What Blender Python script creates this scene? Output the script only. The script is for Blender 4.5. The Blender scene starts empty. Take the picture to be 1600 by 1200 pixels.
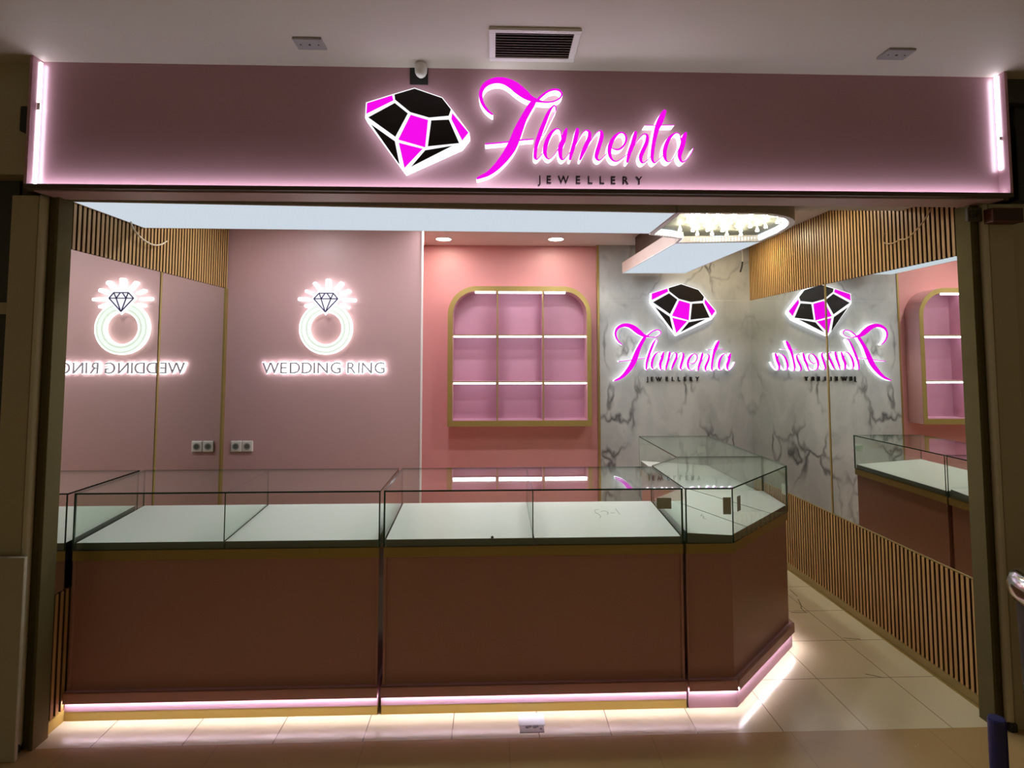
import bpy, bmesh, math, random
from mathutils import Vector, Matrix
random.seed(7)
SC = bpy.context.scene
COL = SC.collection

# ------------------------------------------------------------------ camera
F_PX, CX, CY = 884.34, 799.87, 501.92
yaw, pitch, roll = 0.033393, 0.061432, -0.000478
fwd = Vector((math.sin(yaw) * math.cos(pitch), math.cos(yaw) * math.cos(pitch), math.sin(pitch)))
right = Vector((math.cos(yaw), -math.sin(yaw), 0))
up = right.cross(fwd)
r2 = math.cos(roll) * right + math.sin(roll) * up
u2 = -math.sin(roll) * right + math.cos(roll) * up
cam_d = bpy.data.cameras.new('camera')
cam = bpy.data.objects.new('camera', cam_d)
COL.objects.link(cam)
M3 = Matrix((r2, u2, -fwd)).transposed()
cam.matrix_world = Matrix.Translation((0, 0, 1.6)) @ M3.to_4x4()
cam_d.sensor_fit = 'HORIZONTAL'
cam_d.sensor_width = 36
cam_d.lens = 36 * F_PX / 1600
cam_d.shift_x = -(CX - 800) / 1600
cam_d.shift_y = (CY - 600) / 1600
cam_d.clip_start = 0.05
SC.camera = cam

# ------------------------------------------------------------------ world, exposure
W = bpy.data.worlds.new('world')
SC.world = W
W.use_nodes = True
W.node_tree.nodes['Background'].inputs[0].default_value = (0.155, 0.132, 0.078, 1)
W.node_tree.nodes['Background'].inputs[1].default_value = 1.0
SC.view_settings.view_transform = 'Standard'
SC.view_settings.look = 'None'
SC.view_settings.exposure = 0.14
SC.view_settings.gamma = 1.0
SC.view_settings.use_curve_mapping = False
SC.cycles.use_denoising = True
SC.cycles.max_bounces = 14
SC.cycles.transparent_max_bounces = 40
SC.cycles.glossy_bounces = 8
SC.cycles.diffuse_bounces = 6
SC.cycles.sample_clamp_indirect = 4.0
SC.cycles.caustics_reflective = False
SC.cycles.caustics_refractive = False

# light strengths of the shop's lamps and the added downlights
E_PANEL = 1.25     # stretched ceiling light panels
E_DOWN = 150.0      # recessed downlights, the added ones too
E_LEDSHELF = 8.0
E_LEDFASCIA = 14.0
E_LEDPLINTH = 48.0
E_CRYSTAL = 75.0
E_SIGN = 2.3

# ------------------------------------------------------------------ materials
MATS = {}

def mat(name, col=(.8, .8, .8), rough=.5, metal=0., emit=None, es=0., spec=.5, coat=0.):
    if name in MATS:
        return MATS[name]
    m = bpy.data.materials.new(name)
    m.use_nodes = True
    b = m.node_tree.nodes['Principled BSDF']
    b.inputs['Base Color'].default_value = (*col, 1)
    b.inputs['Roughness'].default_value = rough
    b.inputs['Metallic'].default_value = metal
    b.inputs['Specular IOR Level'].default_value = spec
    b.inputs['Coat Weight'].default_value = coat
    b.inputs['Coat Roughness'].default_value = .08
    if emit:
        b.inputs['Emission Color'].default_value = (*emit, 1)
        b.inputs['Emission Strength'].default_value = es
    MATS[name] = m
    return m


def nodes(m):
    return m.node_tree.nodes, m.node_tree.links


def paint_noise(m, scale=3., amt=.06, bump=0., bscale=60.):
    """faint uneven paint: small value variation and optional bump"""
    N, L = nodes(m)
    b = N['Principled BSDF']
    col = b.inputs['Base Color'].default_value[:]
    tc = N.new('ShaderNodeTexCoord')
    no = N.new('ShaderNodeTexNoise')
    no.inputs['Scale'].default_value = scale
    no.inputs['Detail'].default_value = 4
    L.new(tc.outputs['Object'], no.inputs['Vector'])
    mr = N.new('ShaderNodeMapRange')
    mr.inputs['To Min'].default_value = 1 - amt
    mr.inputs['To Max'].default_value = 1 + amt
    L.new(no.outputs['Fac'], mr.inputs['Value'])
    mx = N.new('ShaderNodeVectorMath')
    mx.operation = 'SCALE'
    mx.inputs[0].default_value = col[:3]
    L.new(mr.outputs[0], mx.inputs['Scale'])
    L.new(mx.outputs[0], b.inputs['Base Color'])
    if bump:
        n2 = N.new('ShaderNodeTexNoise')
        n2.inputs['Scale'].default_value = bscale
        L.new(tc.outputs['Object'], n2.inputs['Vector'])
        bp = N.new('ShaderNodeBump')
        bp.inputs['Strength'].default_value = bump
        bp.inputs['Distance'].default_value = .002
        L.new(n2.outputs['Fac'], bp.inputs['Height'])
        L.new(bp.outputs[0], b.inputs['Normal'])
    return m


M_PINKPANEL = paint_noise(mat('dusty_pink_laminate', (.56, .345, .35), .42), 2, .03)
M_NICHE = paint_noise(mat('salmon_pink_paint', (.60, .275, .28), .45), 2, .04)
M_FASCIA = paint_noise(mat('fascia_pink_panel', (.45, .255, .30), .22), 2, .04)
M_COUNTER = paint_noise(mat('counter_pink_laminate', (.42, .215, .175), .32), 2, .04)
M_PLINTH = mat('plinth_pink', (.62, .38, .47), .4)
M_SHELFIN = mat('shelf_inner_pink', (.52, .27, .36), .4)
M_SHELFSIDE = mat('shelf_outer_pink', (.60, .34, .36), .4)
M_GOLD = mat('gold_laminate', (.38, .28, .09), .34, .5)
M_GOLDDARK = mat('gold_trim_metal', (.42, .30, .12), .3, .7)
M_GOLDBRIGHT = mat('gold_kick', (.62, .47, .13), .35, .25)
M_WHITEPLASTIC = mat('white_plastic', (.78, .76, .72), .4)
M_TRAY = paint_noise(mat('white_tray', (.80, .82, .77), .25), 3, .02)
M_TRAYSIDE = mat('tray_side_shade_grey', (.16, .19, .165), .4)  # off-white tray sides, their shade painted in as grey
M_CEIL = paint_noise(mat('ceiling_paint', (.62, .56, .52), .7), 1.5, .03)
M_MALLCEIL = paint_noise(mat('mall_ceiling_paint', (.66, .60, .53), .65), 1.2, .04)
M_SOFFIT = mat('panel_side_beige', (.50, .44, .38), .5)
M_DARKWOOD = mat('dark_backing', (.055, .03, .018), .7)
M_PILLAR = paint_noise(mat('olive_beige_paint', (.40, .345, .22), .55), 3, .1)
M_OLIVE = mat('dark_olive_metal', (.12, .10, .045), .85, spec=.1)
M_RAIL = mat('painted_rail', (.55, .50, .36), .35)
M_OUTDARK = mat('neighbour_dark', (.035, .032, .025), .6)
M_BLACK = mat('black_acrylic', (.012, .010, .012), .2)
M_BLACKMATT = mat('black_matt', (.015, .013, .013), .6)
M_LIPDARK = mat('dark_brown_lip', (.06, .038, .028), .4)
M_LIPPINK = mat('underside_pink', (.46, .29, .30), .45)
M_WHITETRIM = mat('white_trim', (.86, .80, .79), .35)
M_GREYPLATE = mat('grey_plate', (.36, .34, .335), .5)
M_GLASSEDGE = mat('green_glass_edge', (.008, .055, .034), .12)
M_GLASSEDGE2 = mat('pale_green_glass_edge', (.05, .26, .17), .15)
M_CHROME = mat('chrome', (.75, .75, .75), .15, 1.)
M_LINE = mat('grout_line', (.30, .27, .22), .7)
M_PENCIL = mat('pencil_grey', (.30, .30, .28), .7)
M_PURPLE = mat('dark_purple_acrylic', (.045, .03, .10), .3)
M_GREYFACE = mat('grey_acrylic_face', (.36, .34, .38), .35, emit=(.5, .45, .55), es=.10)
M_BLUE = mat('blue_pipe_paint', (.008, .012, .10), .35)
M_STICKER = mat('grey_sticker', (.42, .46, .38), .5)
M_TAG = mat('pale_sticker', (.66, .66, .55), .5)
M_REDBOX = mat('dark_red_box', (.10, .022, .012), .5)
M_SLATSIDE = mat('slat_side_shade_brown', (.075, .036, .010), .7)  # shade on the slat sides painted in as dark brown
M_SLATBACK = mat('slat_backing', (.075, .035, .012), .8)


def emis(name, col, s):
    if name in MATS:
        return MATS[name]
    m = bpy.data.materials.new(name)
    m.use_nodes = True
    N, L = nodes(m)
    N.clear()
    e = N.new('ShaderNodeEmission')
    e.inputs[0].default_value = (*col, 1)
    e.inputs[1].default_value = s
    o = N.new('ShaderNodeOutputMaterial')
    L.new(e.outputs[0], o.inputs[0])
    MATS[name] = m
    return m


M_PANELGLOW = emis('light_panel_glow', (.80, .90, 1.0), E_PANEL * .55)
M_DOWN = emis('downlight_glow', (1, .90, .74), E_DOWN * .5)
M_DOWNADDED = emis('added_downlight_glow', (.96, .97, 1), E_DOWN * 1.25)
M_DOWNADDEDWARM = emis('added_warm_downlight_glow', (1, .86, .58), E_DOWN * 1.2)
M_LEDSHELF = emis('shelf_led_glow', (.93, .88, 1), E_LEDSHELF)
M_LEDFASCIA = emis('fascia_led_glow', (.90, .88, 1), E_LEDFASCIA)
M_LEDSIDE = emis('fascia_side_led_glow', (.90, .90, 1), E_LEDFASCIA * .65)
M_LEDPLINTH = emis('plinth_led_glow', (.96, .88, 1), E_LEDPLINTH)
M_CRYSTAL = emis('crystal_glow', (1, .96, .80), E_CRYSTAL)
M_FRINGE = emis('crystal_fringe_glow', (.82, .9, 1), 1.0)
M_SIGNSIDE = emis('sign_white_side_glow', (.92, .93, 1), E_SIGN)
M_MAGENTA = emis('sign_magenta_glow', (.80, .004, .72), 1.05)
M_HALO = emis('halo_back_glow', (.95, .93, 1), 9.0)
M_RINGGLOW = emis('ring_white_glow', (.92, 1, .94), .98)
M_RAYGLOW = emis('ray_white_glow', (.95, .97, 1), 3.6)
M_FLAME = emis('small_lamp_glow', (1, .95, .45), .8)


def glass_mat():
    m = bpy.data.materials.new('clear_pane_glass')
    m.use_nodes = True
    N, L = nodes(m)
    N.clear()
    o = N.new('ShaderNodeOutputMaterial')
    t = N.new('ShaderNodeBsdfTransparent')
    t.inputs[0].default_value = (.952, .982, .962, 1)
    g = N.new('ShaderNodeBsdfGlossy')
    g.inputs['Roughness'].default_value = 0
    g.inputs[0].default_value = (.95, 1, .97, 1)
    lw = N.new('ShaderNodeLayerWeight')
    lw.inputs[0].default_value = .5
    p = N.new('ShaderNodeMath'); p.operation = 'POWER'; p.inputs[1].default_value = 4.2
    L.new(lw.outputs['Facing'], p.inputs[0])
    mr = N.new('ShaderNodeMapRange')
    mr.inputs['To Min'].default_value = .04
    mr.inputs['To Max'].default_value = .9
    L.new(p.outputs[0], mr.inputs['Value'])
    mx = N.new('ShaderNodeMixShader')
    L.new(mr.outputs[0], mx.inputs[0])
    L.new(t.outputs[0], mx.inputs[1])
    L.new(g.outputs[0], mx.inputs[2])
    L.new(mx.outputs[0], o.inputs[0])
    return m


M_GLASS = glass_mat()


def mirror_mat():
    m = bpy.data.materials.new('tinted_mirror')
    m.use_nodes = True
    N, L = nodes(m)
    N.clear()
    o = N.new('ShaderNodeOutputMaterial')
    g = N.new('ShaderNodeBsdfGlossy')
    g.inputs['Roughness'].default_value = 0
    g.inputs[0].default_value = (.93, .95, .91, 1)
    L.new(g.outputs[0], o.inputs[0])
    return m


M_MIRROR = mirror_mat()


def marble_mat():
    m = bpy.data.materials.new('grey_veined_marble')
    m.use_nodes = True
    N, L = nodes(m)
    b = N['Principled BSDF']
    b.inputs['Roughness'].default_value = .22
    tc = N.new('ShaderNodeTexCoord')
    mp = N.new('ShaderNodeMapping')
    mp.inputs['Rotation'].default_value = (0, .55, 0)
    mp.inputs['Scale'].default_value = (1.35, 1, .72)
    L.new(tc.outputs['Object'], mp.inputs[0])
    nz = N.new('ShaderNodeTexNoise')
    nz.inputs['Scale'].default_value = 2.3
    nz.inputs['Detail'].default_value = 3.5
    nz.inputs['Roughness'].default_value = .5
    L.new(mp.outputs[0], nz.inputs['Vector'])
    sub = N.new('ShaderNodeVectorMath'); sub.operation = 'SUBTRACT'
    sub.inputs[1].default_value = (.5, .5, .5)
    L.new(nz.outputs['Color'], sub.inputs[0])
    scl = N.new('ShaderNodeVectorMath'); scl.operation = 'SCALE'
    scl.inputs['Scale'].default_value = .95
    L.new(sub.outputs[0], scl.inputs[0])
    add = N.new('ShaderNodeVectorMath'); add.operation = 'ADD'
    L.new(mp.outputs[0], add.inputs[0])
    L.new(scl.outputs[0], add.inputs[1])
    vo = N.new('ShaderNodeTexVoronoi')
    vo.feature = 'DISTANCE_TO_EDGE'
    vo.inputs['Scale'].default_value = 1.9
    L.new(add.outputs[0], vo.inputs['Vector'])
    r1 = N.new('ShaderNodeMapRange')
    r1.inputs['From Min'].default_value = 0
    r1.inputs['From Max'].default_value = .055
    r1.inputs['To Min'].default_value = 1
    r1.inputs['To Max'].default_value = 0
    L.new(vo.outputs['Distance'], r1.inputs['Value'])
    # broken-up veins: strength modulated by a second noise
    n2 = N.new('ShaderNodeTexNoise')
    n2.inputs['Scale'].default_value = 2.6
    n2.inputs['Detail'].default_value = 3
    L.new(tc.outputs['Object'], n2.inputs['Vector'])
    r2_ = N.new('ShaderNodeMapRange')
    r2_.inputs['From Min'].default_value = .44
    r2_.inputs['From Max'].default_value = .66
    L.new(n2.outputs['Fac'], r2_.inputs['Value'])
    mul = N.new('ShaderNodeMath'); mul.operation = 'MULTIPLY'
    L.new(r1.outputs[0], mul.inputs[0]); L.new(r2_.outputs[0], mul.inputs[1])
    # soft clouds
    n3 = N.new('ShaderNodeTexNoise')
    n3.inputs['Scale'].default_value = 1.7
    n3.inputs['Detail'].default_value = 5
    L.new(add.outputs[0], n3.inputs['Vector'])
    rc = N.new('ShaderNodeValToRGB')
    rc.color_ramp.elements[0].position = .35
    rc.color_ramp.elements[0].color = (.36, .37, .37, 1)
    rc.color_ramp.elements[1].position = .65
    rc.color_ramp.elements[1].color = (.54, .545, .54, 1)
    L.new(n3.outputs['Fac'], rc.inputs[0])
    mx = N.new('ShaderNodeMix'); mx.data_type = 'RGBA'
    L.new(mul.outputs[0], mx.inputs[0])
    L.new(rc.outputs[0], mx.inputs[6])
    mx.inputs[7].default_value = (.10, .10, .105, 1)
    L.new(mx.outputs[2], b.inputs['Base Color'])
    return m


M_MARBLE = marble_mat()


def wood_mat():
    m = bpy.data.materials.new('oak_slat_wood')
    m.use_nodes = True
    N, L = nodes(m)
    b = N['Principled BSDF']
    b.inputs['Roughness'].default_value = .42
    tc = N.new('ShaderNodeTexCoord')
    mp = N.new('ShaderNodeMapping')
    mp.inputs['Scale'].default_value = (30, 30, 1.5)
    L.new(tc.outputs['Object'], mp.inputs[0])
    nz = N.new('ShaderNodeTexNoise')
    nz.inputs['Scale'].default_value = 2
    nz.inputs['Detail'].default_value = 5
    L.new(mp.outputs[0], nz.inputs['Vector'])
    rc = N.new('ShaderNodeValToRGB')
    rc.color_ramp.elements[0].position = .3
    rc.color_ramp.elements[0].color = (.40, .225, .075, 1)
    rc.color_ramp.elements[1].position = .7
    rc.color_ramp.elements[1].color = (.56, .34, .13, 1)
    L.new(nz.outputs['Fac'], rc.inputs[0])
    L.new(rc.outputs[0], b.inputs['Base Color'])
    return m


M_WOOD = wood_mat()


def tile_mat(name, base, groutcol, T, xa, xb, xsplit, y0, rough, dirt=.05):
    """square floor tiles: grout lines from object coordinates (object origin at world origin)"""
    m = bpy.data.materials.new(name)
    m.use_nodes = True
    N, L = nodes(m)
    b = N['Principled BSDF']
    tc = N.new('ShaderNodeTexCoord')
    sp = N.new('ShaderNodeSeparateXYZ')
    L.new(tc.outputs['Object'], sp.inputs[0])

    def mth(op, a, c=None, clamp=False):
        n = N.new('ShaderNodeMath'); n.operation = op; n.use_clamp = clamp
        for i, v in enumerate((a, c)):
            if v is None: continue
            if isinstance(v, (int, float)): n.inputs[i].default_value = v
            else: L.new(v, n.inputs[i])
        return n.outputs[0]

    sel = mth('GREATER_THAN', sp.outputs[0], xsplit)
    off = mth('ADD', xa, mth('MULTIPLY', sel, xb - xa))
    fx = mth('FLOORED_MODULO', mth('SUBTRACT', sp.outputs[0], off), T)
    fy = mth('FLOORED_MODULO', mth('SUBTRACT', sp.outputs[1], y0), T)
    w = .0022
    lx = mth('LESS_THAN', mth('ABSOLUTE', mth('SUBTRACT', mth('PINGPONG', fx, T / 2), 0)), w)
    ly = mth('LESS_THAN', mth('PINGPONG', fy, T / 2), w)
    ly = mth('MULTIPLY', ly, mth('GREATER_THAN', sp.outputs[1], y0 - T / 2))
    g = mth('MAXIMUM', lx, ly)
    no = N.new('ShaderNodeTexNoise'); no.inputs['Scale'].default_value = 2.5; no.inputs['Detail'].default_value = 8
    L.new(tc.outputs['Object'], no.inputs['Vector'])
    mr = N.new('ShaderNodeMapRange')
    mr.inputs['To Min'].default_value = 1 - dirt; mr.inputs['To Max'].default_value = 1 + dirt
    L.new(no.outputs['Fac'], mr.inputs['Value'])
    vs = N.new('ShaderNodeVectorMath'); vs.operation = 'SCALE'; vs.inputs[0].default_value = base
    L.new(mr.outputs[0], vs.inputs['Scale'])
    mx = N.new('ShaderNodeMix'); mx.data_type = 'RGBA'
    L.new(g, mx.inputs[0]); L.new(vs.outputs[0], mx.inputs[6]); mx.inputs[7].default_value = (*groutcol, 1)
    L.new(mx.outputs[2], b.inputs['Base Color'])
    n2 = N.new('ShaderNodeTexNoise'); n2.inputs['Scale'].default_value = 14; n2.inputs['Detail'].default_value = 6
    L.new(tc.outputs['Object'], n2.inputs['Vector'])
    m2 = N.new('ShaderNodeMapRange'); m2.inputs['To Min'].default_value = rough - .05; m2.inputs['To Max'].default_value = rough + .12
    L.new(n2.outputs['Fac'], m2.inputs['Value'])
    L.new(m2.outputs[0], b.inputs['Roughness'])
    b.inputs['Specular IOR Level'].default_value = .6
    return m


M_FLOORIN = tile_mat('cream_floor_tiles', (.74, .65, .44), (.26, .22, .14), .369, -1.647, .504, .2, 2.862, .17)
M_FLOOROUT = tile_mat('brown_mall_tiles', (.46, .31, .14), (.38, .255, .115), .60, -1.13, -1.13, 9, 2.477, .20)

# ------------------------------------------------------------------ mesh helpers


class MB:
    """collects shapes, builds one mesh object"""

    def __init__(s):
        s.bm = bmesh.new(); s.mats = []

    def mi(s, m):
        if m not in s.mats: s.mats.append(m)
        return s.mats.index(m)

    def box(s, x0, x1, y0, y1, z0, z1, m):
        vs = [s.bm.verts.new((x, y, z)) for x in (x0, x1) for y in (y0, y1) for z in (z0, z1)]
        i = s.mi(m)
        for q in ((0, 1, 3, 2), (4, 6, 7, 5), (0, 4, 5, 1), (2, 3, 7, 6), (0, 2, 6, 4), (1, 5, 7, 3)):
            f = s.bm.faces.new([vs[k] for k in q]); f.material_index = i
        return s

    def prism(s, poly, z0, z1, m, mtop=None, mbot=None, ztops=None):
        """vertical prism over a 2D (x, y) polygon; z1 may be given per vertex"""
        n = len(poly)
        a = [s.bm.verts.new((x, y, z0)) for x, y in poly]
        b = [s.bm.verts.new((x, y, ztops[k] if ztops else z1)) for k, (x, y) in enumerate(poly)]
        i = s.mi(m)
        for k in range(n):
            f = s.bm.faces.new((a[k], a[(k + 1) % n], b[(k + 1) % n], b[k])); f.material_index = i
        f = s.bm.faces.new(b); f.material_index = s.mi(mtop or m)
        f = s.bm.faces.new(a[::-1]); f.material_index = s.mi(mbot or m)
        return s

    def plate(s, poly, y0, y1, mside, mfront=None):
        """prism in the XZ plane, from y0 (front) to y1 (back)"""
        n = len(poly)
        a = [s.bm.verts.new((x, y0, z)) for x, z in poly]
        b = [s.bm.verts.new((x, y1, z)) for x, z in poly]
        i = s.mi(mside)
        for k in range(n):
            f = s.bm.faces.new((a[k], a[(k + 1) % n], b[(k + 1) % n], b[k])); f.material_index = i
        f = s.bm.faces.new(a); f.material_index = s.mi(mfront or mside)
        f = s.bm.faces.new(b[::-1]); f.material_index = i
        return s

    def ribbon(s, pts, y0, y1, mside, mfront, closed=False, step=4, cap=True):
        """variable-width stroke in the XZ plane through (x, z, width) points"""
        P = []
        n = len(pts)
        rng = range(n) if closed else range(n - 1)
        for i in rng:
            if closed:
                q = [pts[(i + d) % n] for d in (-1, 0, 1, 2)]
            else:
                q = [pts[max(0, min(n - 1, i + d))] for d in (-1, 0, 1, 2)]
            for k in range(step):
                t = k / step
                P.append([.5 * ((2 * q[1][c]) + (-q[0][c] + q[2][c]) * t + (2 * q[0][c] - 5 * q[1][c] + 4 * q[2][c] - q[3][c]) * t * t
                                + (-q[0][c] + 3 * q[1][c] - 3 * q[2][c] + q[3][c]) * t ** 3) for c in range(3)])
        if not closed: P.append(list(pts[-1]))
        m = len(P)
        Lf, Rt = [], []
        for i in range(m):
            a = P[(i - 1) % m] if (closed or i > 0) else P[i]
            b = P[(i + 1) % m] if (closed or i < m - 1) else P[i]
            dx, dz = b[0] - a[0], b[1] - a[1]
            l = math.hypot(dx, dz) or 1
            w = max(P[i][2], 1e-4) / 2
            Lf.append((P[i][0] - dz / l * w, P[i][1] + dx / l * w))
            Rt.append((P[i][0] + dz / l * w, P[i][1] - dx / l * w))
        if cap and not closed:
            # small rounded ends
            for end in (0, -1):
                p = P[end]; o = P[1] if end == 0 else P[-2]
                dx, dz = p[0] - o[0], p[1] - o[1]; l = math.hypot(dx, dz) or 1
                c = (p[0] + dx / l * p[2] * .4, p[1] + dz / l * p[2] * .4)
                k = .45
                la = (Lf[end][0] * k + c[0] * (1 - k) + (Lf[end][0] - p[0]) * .15, Lf[end][1] * k + c[1] * (1 - k))
                ra = (Rt[end][0] * k + c[0] * (1 - k), Rt[end][1] * k + c[1] * (1 - k))
                if end == 0: Lf.insert(0, la); Rt.insert(0, ra)
                else: Lf.append(la); Rt.append(ra)
        m = len(Lf)
        vf = [[s.bm.verts.new((x, y0, z)) for x, z in A] for A in (Lf, Rt)]
        vb = [[s.bm.verts.new((x, y1, z)) for x, z in A] for A in (Lf, Rt)]
        fi, si = s.mi(mfront), s.mi(mside)
        for i in range(m if closed else m - 1):
            j = (i + 1) % m
            for q, mi in (((vf[0][i], vf[1][i], vf[1][j], vf[0][j]), fi), ((vb[0][i], vb[0][j], vb[1][j], vb[1][i]), si),
                          ((vf[0][i], vf[0][j], vb[0][j], vb[0][i]), si), ((vf[1][j], vf[1][i], vb[1][i], vb[1][j]), si)):
                f = s.bm.faces.new(q); f.material_index = mi
        if not closed:
            for i in (0, m - 1):
                q = (vf[0][i], vb[0][i], vb[1][i], vf[1][i])
                f = s.bm.faces.new(q if i == 0 else q[::-1]); f.material_index = si
        return s

    def lathe(s, prof, c, m, axis='Z', seg=20, mats=None):
        """profile of (radius, height) about an axis through c"""
        rings = []
        for r, h in prof:
            ring = []
            for k in range(seg):
                a = 2 * math.pi * k / seg
                p = (r * math.cos(a), r * math.sin(a), h)
                if axis == 'Y': p = (p[0], p[2], p[1])
                if axis == 'X': p = (p[2], p[0], p[1])
                ring.append(s.bm.verts.new((c[0] + p[0], c[1] + p[1], c[2] + p[2])))
            rings.append(ring)
        for j in range(len(rings) - 1):
            i = s.mi(mats[j] if mats else m)
            for k in range(seg):
                f = s.bm.faces.new((rings[j][k], rings[j][(k + 1) % seg], rings[j + 1][(k + 1) % seg], rings[j + 1][k]))
                f.material_index = i
        for ring, j in ((rings[0], 0), (rings[-1], len(rings) - 2)):
            f = s.bm.faces.new(ring); f.material_index = s.mi(mats[j] if mats else m)
        return s

    def tube(s, pts, r, m, seg=8):
        n = len(pts)
        P = []
        for i in range(n - 1):
            q = [Vector(pts[max(0, min(n - 1, i + d))]) for d in (-1, 0, 1, 2)]
            for k in range(6):
                t = k / 6
                P.append(.5 * ((2 * q[1]) + (-q[0] + q[2]) * t + (2 * q[0] - 5 * q[1] + 4 * q[2] - q[3]) * t * t + (-q[0] + 3 * q[1] - 3 * q[2] + q[3]) * t ** 3))
        P.append(Vector(pts[-1]))
        rings = []
        for i, p in enumerate(P):
            d = (P[min(i + 1, len(P) - 1)] - P[max(i - 1, 0)]).normalized()
            a = d.cross(Vector((.3, .9, .2))).normalized(); b = d.cross(a)
            rings.append([s.bm.verts.new(p + r * (a * math.cos(t) + b * math.sin(t))) for t in [2 * math.pi * k / seg for k in range(seg)]])
        mi = s.mi(m)
        for j in range(len(rings) - 1):
            for k in range(seg):
                f = s.bm.faces.new((rings[j][k], rings[j][(k + 1) % seg], rings[j + 1][(k + 1) % seg], rings[j + 1][k])); f.material_index = mi; f.smooth = True
        for rg in (rings[0], rings[-1]):
            f = s.bm.faces.new(rg); f.material_index = mi
        return s

    def build(s, name, parent=None, bevel=0., smooth=False, loc=None):
        bmesh.ops.recalc_face_normals(s.bm, faces=s.bm.faces[:])
        me = bpy.data.meshes.new(name)
        s.bm.to_mesh(me); s.bm.free()
        for m in s.mats: me.materials.append(m)
        if smooth:
            for p in me.polygons: p.use_smooth = True
        o = bpy.data.objects.new(name, me)
        COL.objects.link(o)
        if parent:
            o.parent = parent
            o.matrix_parent_inverse = Matrix.Translation(-parent.location)
        if bevel:
            b = o.modifiers.new('bevel', 'BEVEL'); b.width = bevel; b.segments = 2; b.limit_method = 'ANGLE'
        return o


def tag(o, label=None, cat=None, group=None, kind=None):
    if label: o['label'] = label
    if cat: o['category'] = cat
    if group: o['group'] = group
    if kind: o['kind'] = kind
    return o


def thing(name, label, cat, loc=(0, 0, 0), group=None):
    o = bpy.data.objects.new(name, None)
    COL.objects.link(o)
    o.location = loc
    o.empty_display_size = .1
    return tag(o, label, cat, group)


def struct(name, mb, **k):
    return tag(mb.build(name, **k), kind='structure')


def box(x0, x1, y0, y1, z0, z1, m):
    return MB().box(x0, x1, y0, y1, z0, z1, m)


# ------------------------------------------------------------------ key dimensions (metres)
XL, XR = -1.893, 2.228        # side walls (mirror faces)
YT = 2.477                    # threshold between mall floor and shop floor
YM, YN, YP = 4.83, 4.88, 4.08  # marble face, niche wall, left pink panel
ZC = 2.56                     # shop ceiling
ZMT, ZMB = 2.08, .57          # mirrors' top and bottom
ZCM = 2.85                    # mall ceiling
ZB = 2.388                    # front bulkhead underside
YB = 2.965                    # bulkhead back edge

# ------------------------------------------------------------------ the setting
struct('floor', box(XL - .25, XR + .3, YT, 5.2, -.1, 0, M_FLOORIN))
struct('floor_outside', box(-6, 6, -4, YT, -.1, 0, M_FLOOROUT))
struct('ceiling_outside', box(-6, 6, -4, 2.47, ZCM, ZCM + .1, M_MALLCEIL))
struct('ceiling', box(XL - .1, XR + .1, YB, 5.0, ZC, ZC + .1, M_CEIL))
struct('ceiling_front', box(XL - .1, XR + .1, 2.44, YB, ZB, ZC + .1, M_CEIL))
struct('wall_left', box(XL - .16, XL - .06, 2.5, 5.0, 0, ZC, M_DARKWOOD))
struct('wall_right', box(XR + .06, XR + .16, 2.5, 5.0, 0, ZC, M_DARKWOOD))
struct('wall_rear_left', box(XL - .03, -.518, YP, YP + .03, 0, ZC, M_PINKPANEL))
struct('wall_rear_left_side', box(-.64, -.61, YP + .03, YN, 0, ZC, M_NICHE))
struct('wall_rear_middle', box(-.64, .905, YN, YN + .08, 0, ZC, M_NICHE))
struct('wall_rear_right', box(.915, XR + .03, YM, YM + .1, 0, ZC, M_MARBLE))
struct('trim_1', box(-.518, -.508, YP - .004, YP + .034, 0, ZC, M_WHITETRIM))
struct('trim_2', MB().box(.897, .915, YM + .002, YN, 0, ZC, M_GOLDDARK).box(.899, .914, YM - .006, YM + .002, 1.9, 2.55, M_GOLD))
struct('trim_3', box(.915, XR, YM - .0015, YM, ZMT - .0012, ZMT + .0012, mat('marble_joint', (.55, .54, .5), .4)))
struct('baseboard_right', box(XR - .012, XR + .03, 2.54, YM, 0, .05, mat('olive_gold_base', (.30, .23, .085), .4, .2)))
struct('baseboard_left', box(XL - .03, XL + .012, 2.54, YP, 0, .05, M_GOLDBRIGHT))
struct('trim_4', box(XR - .004, XR + .002, 2.545, YM, ZMB - .006, ZMB, M_GOLD))
struct('trim_5', box(XR - .020, XR - .0125, 2.54, YM, 0, .008, M_GOLD))


# slat cladding (vertical slats on a dark backing), one panel above and below each mirror
def slats(name, side, y0, y1, z0, z1, label, pitch_=.0305):
    m = MB()
    xw = XL if side < 0 else XR
    s = 1 if side < 0 else -1          # direction into the room
    a, b = sorted((xw - s * .03, xw - s * .008))
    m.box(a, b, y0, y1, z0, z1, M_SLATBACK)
    y = y0
    while y + .016 <= y1 + 1e-6:
        a, b = sorted((xw - s * .008, xw + s * .0065))
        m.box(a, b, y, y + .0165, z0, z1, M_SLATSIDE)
        a, b = sorted((xw + s * .0065, xw + s * .0085))
        m.box(a, b, y, y + .0165, z0, z1, M_WOOD)
        y += pitch_
    return tag(m.build(name), label, 'wall cladding')


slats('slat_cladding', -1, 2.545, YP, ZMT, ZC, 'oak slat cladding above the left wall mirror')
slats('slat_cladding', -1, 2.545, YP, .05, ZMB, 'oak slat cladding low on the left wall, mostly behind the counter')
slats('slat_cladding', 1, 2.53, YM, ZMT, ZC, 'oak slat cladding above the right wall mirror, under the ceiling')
slats('slat_cladding', 1, 2.545, YM, .05, ZMB - .006, 'oak slat cladding below the right wall mirror, down to the floor')


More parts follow.
